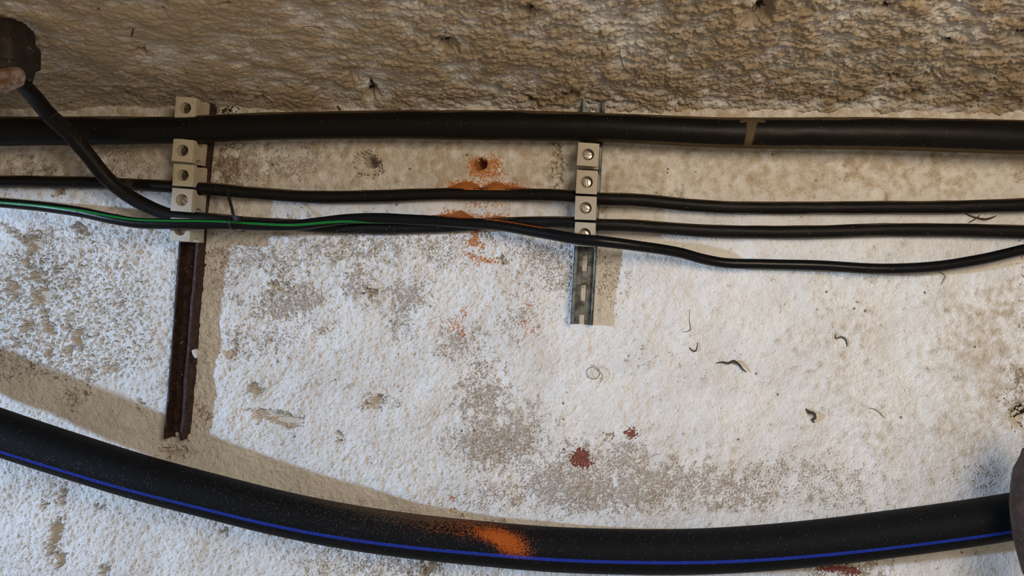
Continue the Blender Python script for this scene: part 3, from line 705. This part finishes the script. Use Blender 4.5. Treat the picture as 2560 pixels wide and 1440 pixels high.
# ------------------------------------------------------------------ cable tie
def cable_tie():
    c = P(586, 558, 0.036)
    t = empty('cable_tie', c)
    tag(t, 'thin black cable tie binding the green-striped cable right of the rusty rail', 'cable tie')
    # loop round both cables (ellipse in the depth / height plane)
    bm = bmesh.new(); n = 48; prev = None; first = None
    cy, cz = -0.0295, c.z; ry, rz = 0.0150, 0.0070
    for i in range(n):
        a = 2 * math.pi * i / n; e = 0.85
        cc = math.copysign(abs(math.cos(a)) ** e, math.cos(a)); ss = math.copysign(abs(math.sin(a)) ** e, math.sin(a))
        ring = []
        for (dx, k) in ((-0.0013, 1.0), (0.0013, 1.0), (0.0013, 1.07), (-0.0013, 1.07)):
            ring.append(bm.verts.new((c.x + dx, cy - ry * cc * k, cz + rz * ss * k)))
        if prev:
            for j in range(4): bm.faces.new((prev[j], prev[(j + 1) % 4], ring[(j + 1) % 4], ring[j]))
        else: first = ring
        prev = ring
    for j in range(4): bm.faces.new((prev[j], prev[(j + 1) % 4], first[(j + 1) % 4], first[j]))
    bmesh.ops.recalc_face_normals(bm, faces=bm.faces[:])
    link_bm('strap', bm, M['tie'], t)
    bm = bmesh.new()
    hc = P(592, 547, 0.043)
    bmesh.ops.create_cube(bm, size=1.0, matrix=Matrix.Translation(hc) @ Matrix.Rotation(-0.3, 4, 'Y') @ Matrix.Diagonal((0.0056, 0.0040, 0.0046, 1)))
    bmesh.ops.bevel(bm, geom=bm.edges[:], offset=0.0007, segments=2, affect='EDGES')
    link_bm('head', bm, M['tie'], t)
    bm = bmesh.new(); prev = None
    pts = [(588, 553, 42), (583, 535, 41), (578, 515, 38), (573, 497, 35), (568, 480, 32), (563, 470, 30)]
    for r in spline([(p[0], p[1], p[2], 6.5 if k < 4 else 5) for k, p in enumerate(pts)], step=3):
        cc = P(r[0], r[1], r[2] * 0.001); w = r[3] * PX * 0.5
        ring = [bm.verts.new(cc + Vector(v)) for v in ((-w, 0.0005, 0), (w, 0.0005, 0), (w, -0.0005, 0), (-w, -0.0005, 0))]
        if prev:
            for j in range(4): bm.faces.new((prev[j], prev[(j + 1) % 4], ring[(j + 1) % 4], ring[j]))
        else: bm.faces.new(ring)
        prev = ring
    bm.faces.new(prev); bmesh.ops.recalc_face_normals(bm, faces=bm.faces[:])
    link_bm('tail', bm, M['tie'], t)
cable_tie()

# ------------------------------------------------------------------ dark fitting, upper left
def loft(bm, cen, prof, segs=24, squash=1.0, power=2.0, jit=0.0):
    """vertical lathe with superellipse section; prof = [(z, r)]"""
    prev = None
    for k, (z, r) in enumerate(prof):
        ring = []
        for i in range(segs):
            a = 2 * math.pi * i / segs
            c, s = math.cos(a), math.sin(a); q = (abs(c) ** power + abs(s) ** power) ** (-1 / power)
            p = Vector((cen.x + r * q * c, cen.y + r * q * s * squash, cen.z + z))
            p += Vector((c, s, 0)) * jit * mnoise.noise(p * 150) + Vector((0, 0, 1)) * jit * mnoise.noise(p * 150 + Vector((5, 0, 0)))
            ring.append(bm.verts.new(p))
        if prev:
            for i in range(segs): bm.faces.new((prev[i], prev[(i + 1) % segs], ring[(i + 1) % segs], ring[i]))
        else: bm.faces.new(ring[::-1])
        prev = ring
    bm.faces.new(prev)
    bmesh.ops.recalc_face_normals(bm, faces=bm.faces[:])
def fitting():
    d = 0.128; c = P(4, 190, d); k = PX * (D - d) / D
    t = empty('cable_fitting', c)
    tag(t, 'dark brown fitting at the upper left that the diagonal cable leaves', 'cable fitting')
    bm = bmesh.new()
    z = lambda y: (190 - y) * k
    loft(bm, c, [(z(196), 52 * k), (z(168), 59 * k), (z(164), 60 * k), (z(163), 66 * k), (z(160), 67 * k), (z(118), 68 * k), (z(108), 66 * k), (z(98), 60 * k), (z(60), 58 * k)], 48, 0.9, 4.0, 0.0012)
    link_bm('housing', bm, M['box'], t, True)
    bm = bmesh.new(); gc = P(18, 199, 0.134)
    mt = Matrix.Translation(gc) @ Matrix.Rotation(math.radians(-40), 4, 'Y')
    bmesh.ops.create_icosphere(bm, subdivisions=5, radius=1.0, matrix=mt @ Matrix.Diagonal((0.0138, 0.0115, 0.0076, 1)))
    for v in bm.verts: v.co += (v.co - gc).normalized() * (0.0016 * mnoise.noise(v.co * 190) + 0.0008 * mnoise.noise(v.co * 520))
    g = link_bm('gland', bm, M['gland'], t, True); g['label'] = 'crusted whitish sealing gland with rust'
fitting()

# ------------------------------------------------------------------ iron pipe at the right edge
def iron_pipe():
    d = 0.104; c = P(2624, 1250, d); k = PX * (D - d) / D
    t = empty('iron_pipe', c)
    tag(t, 'rusty upright iron pipe at the right edge, in front of the blue-striped pipe', 'pipe')
    z = lambda y: (1250 - y) * k
    bm = bmesh.new(); loft(bm, c, [(z(y), 50 * k) for y in (2000, 1600, 1500, 1400, 1300, 1200, 1150, 1080)], 40, 1.0, 2.0, 0.0006)
    link_bm('shaft', bm, M['rust2'], t, True)
    bm = bmesh.new()
    loft(bm, c, [(z(1452), 52 * k), (z(1440), 60 * k), (z(1400), 70 * k), (z(1350), 82 * k), (z(1300), 88 * k), (z(1265), 90 * k), (z(1220), 87 * k), (z(1180), 79 * k), (z(1150), 68 * k), (z(1130), 60 * k), (z(1125), 48 * k)], 48, 1.0, 2.0, 0.0012)
    link_bm('collar', bm, M['rust2'], t, True)
iron_pipe()

# ------------------------------------------------------------------ heaps of brick dust
def heap(cable, x0, x1, peaks, seed, label):
    """cable: rows (px, py, d, w) of the cable below; the heap lies in the groove between cable and wall"""
    A = np.array(cable, float); n = max(12, int((x1 - x0) / 2)); m = 12
    bm = bmesh.new(); rows = []
    for i in range(n + 1):
        x = x0 + (x1 - x0) * i / n
        py, d, w = (np.interp(x, A[:, 0], A[:, k]) for k in (1, 2, 3))
        hh = max(ph * math.exp(-abs((x - pc) / pw) ** 1.6) for pc, pw, ph in peaks)
        fade = min(1.0, min(i, n - i) / 3.0); hh *= fade
        top = py - w * 0.36; row = []
        for j in range(m + 1):
            s = j / m
            dd = -1.0 + (d + 4.5 + 1.0) * s
            y = top - hh * (1 - s) ** 0.75 - (2.2 * fade if 0 < j < m else 0) * (1 - s)
            y -= 1.5 * fade * mnoise.noise(Vector((x * 0.16, s * 4, seed))) * (1 if j < m else 0)
            row.append(bm.verts.new(P(x, y, dd * 0.001)))
        row.append(bm.verts.new(P(x, top + 8, d * 0.5 * 0.001))); row.append(bm.verts.new(P(x, top + 8, -0.001)))
        rows.append(row)
    k = len(rows[0])
    for i in range(n):
        for j in range(k):
            bm.faces.new((rows[i][j], rows[i][(j + 1) % k], rows[i + 1][(j + 1) % k], rows[i + 1][j]))
    bm.faces.new(rows[0]); bm.faces.new(rows[-1][::-1])
    bmesh.ops.recalc_face_normals(bm, faces=bm.faces[:])
    o = link_bm('dust_heap', bm, M['orange'], None, True)
    tag(o, label, 'dust heap', 'heaps of orange brick dust on the cables')
c2 = [(1050, 486.5, 9, 31), (1100, 485, 9, 31), (1280, 486, 10, 30), (1360, 487, 15, 30)]
heap(c2, 1098, 1204, [(1166, 36, 22)], 1, 'orange dust heap on the slim second cable, left of the drilled hole')
heap(c2, 1200, 1345, [(1242, 34, 19), (1290, 38, 8)], 2, 'orange dust heap on the slim second cable, right below the drilled hole')
c4 = [(1040, 550, 14, 27), (1150, 556, 14, 27), (1250, 564, 19, 27), (1350, 581, 30, 28), (1400, 590, 38, 28)]
heap(c4, 1070, 1190, [(1152, 26, 19), (1110, 30, 7)], 3, 'orange dust heap on the lower cables, straight below the drilled hole')
c3 = [(1200, 561, 8, 29), (1300, 556, 12, 29)]
heap(c3, 1200, 1290, [(1240, 34, 7)], 4, 'thin orange dust ridge on the lower cables, right of the round lower heap')

# ------------------------------------------------------------------ strands, crumbs and bits of debris
def strand(name, pts, mat, label, cat):
    o = tube(name, [(a, b, c, w) for a, b, c, w in pts], mat, 8, step=2.0)
    tag(o, label, cat); return o
strand('curled_strand', [(1790, 908, 1.0, 2), (1806, 905, 1.8, 4), (1820, 908, 2.2, 6), (1834, 903, 2.6, 7), (1848, 912, 2.2, 6), (1858, 924, 1.6, 4), (1866, 930, 1.0, 2)], M['debris'], 'dark curled strand stuck on the wall, lower right of the galvanised rail', 'debris')
strand('debris_curl', [(2014, 1022, 1.2, 3), (2022, 1030, 2.2, 7), (2034, 1034, 2.8, 8), (2038, 1044, 2.6, 8), (2030, 1050, 2.2, 6), (2036, 1056, 1.6, 3)], M['debris'], 'small dark hooked curl of debris low on the right wall', 'debris')
strand('straw', [(2412, 533, 2, 2), (2428, 540, 2.6, 3), (2446, 545, 3, 4), (2464, 548, 3, 5), (2480, 544, 2.6, 4), (2492, 539, 2, 2)], M['debris'], 'dark curved straw between the second and third cables at far right', 'straw')
strand('straw', [(2422, 556, 1.6, 2), (2436, 549, 2.4, 3), (2450, 538, 2, 2)], M['debris'], 'short dark straw crossing the curved one at far right', 'straw')
strand('hair_thread', [(1478, 912, 1, 1.4), (1492, 918, 2, 1.5), (1500, 932, 2.5, 1.5), (1490, 946, 2.5, 1.5), (1474, 944, 2, 1.5), (1466, 930, 2, 1.5), (1476, 918, 2.6, 1.5), (1494, 924, 3, 1.5), (1506, 940, 2, 1.5), (1500, 958, 1, 1.2)], M['thread'], 'thin curly thread on the wall below the galvanised rail', 'thread')
strand('hair_thread', [(2172, 1020, 1, 1.4), (2188, 1024, 1.5, 1.6), (2200, 1034, 1.6, 1.6), (2212, 1046, 1, 1.2)], M['thread'], 'short thin thread on the wall, right of the dark hooked curl', 'thread')
strand('hair_thread', [(2340, 676, 1, 1.4), (2362, 690, 1.6, 2), (2356, 704, 1.6, 2), (2348, 720, 1, 1.4)], M['thread'], 'thin dark thread just below the drooping cable at right', 'thread')
def on_vault(px, py):
    d = 0.0
    for _ in range(40):
        z = Z0 + 0.26 * d; d += 0.5 * ((D - z / ((VY - py) * PX) * D) - d)
    return d * 1000
strand('cobweb_strand', [(1548, 122, on_vault(1548, 122) + 2, 2), (1552, 145, on_vault(1552, 145) + 5, 3), (1560, 168, on_vault(1560, 168) + 6, 3), (1572, 182, on_vault(1572, 182) + 6, 2.5), (1590, 200, on_vault(1590, 200) + 5, 2), (1594, 216, on_vault(1594, 216) + 2, 2)], M['thread'], 'hanging cobweb strand on the rough ceiling above the galvanised rail', 'cobweb')
strand('splinter', [(329, 92, on_vault(329, 92) + 3, 2), (331, 82, on_vault(331, 82) + 5, 4), (334, 70, on_vault(334, 70) + 4, 3)], M['debris'], 'short dark splinter sticking to the ceiling at upper left', 'splinter')
strand('splinter', [(838, 262, 3, 2), (846, 268, 3.4, 5), (852, 277, 3, 2)], M['debris'], 'short dark splinter on the wall right above the thickest cable', 'splinter')

strand('debris_curl', [(2086, 812, 1, 1.5), (2088, 830, 1.8, 3), (2090, 846, 2, 3), (2104, 842, 2, 3), (2114, 850, 2, 4), (2118, 866, 1.2, 2)], M['debris'], 'small dark zigzag of debris on the right wall, above the hooked curl', 'debris')
strand('hair_thread', [(1724, 774, 1, 1.2), (1723, 800, 1.5, 1.4), (1724, 826, 1.8, 2.4), (1706, 830, 1, 1.2)], M['thread'], 'thin thread with a dark knot, above left of the curled strand', 'thread')
strand('debris_curl', [(1722, 868, 1, 2), (1730, 876, 1.8, 3), (1738, 878, 2, 3.4), (1743, 866, 1.6, 2.4), (1744, 856, 1, 1.5)], M['debris'], 'tiny dark V-shaped curl, upper left of the long curled strand', 'debris')
strand('hair_thread', [(755, 70, on_vault(755, 70) + 2, 1.4), (768, 66, on_vault(768, 66) + 4, 1.8), (790, 67, on_vault(790, 67) + 4, 2.2), (812, 76, on_vault(812, 76) + 2, 2.4)], M['debris'], 'bowed dark thread on the ceiling left of the middle', 'thread')
def crumb(px, py, d, r, label, seed):
    bm = bmesh.new(); c = P(px, py, d * 0.001); rr = r * PX
    bmesh.ops.create_icosphere(bm, subdivisions=3, radius=rr, matrix=Matrix.Translation(c) @ Matrix.Diagonal((1, 0.7, 1.3, 1)))
    for v in bm.verts: v.co += (v.co - c) * 0.6 * mnoise.noise(v.co * (0.9 / rr) + Vector((seed, 0, 0)))
    o = link_bm('plaster_crumb', bm, M['crumb'], None, True); tag(o, label, 'plaster crumb', 'white plaster crumbs on the rusty rail')
crumb(491, 882, 15.5, 9, 'white plaster crumb stuck on the side bolt of the rusty rail', 1)
crumb(444, 1086, 4, 5, 'tiny white plaster crumb at the bottom end inside the rusty rail', 2)
crumb(473, 1094, 3, 6, 'white plaster crumb on the wall right beneath the rusty rail', 3)
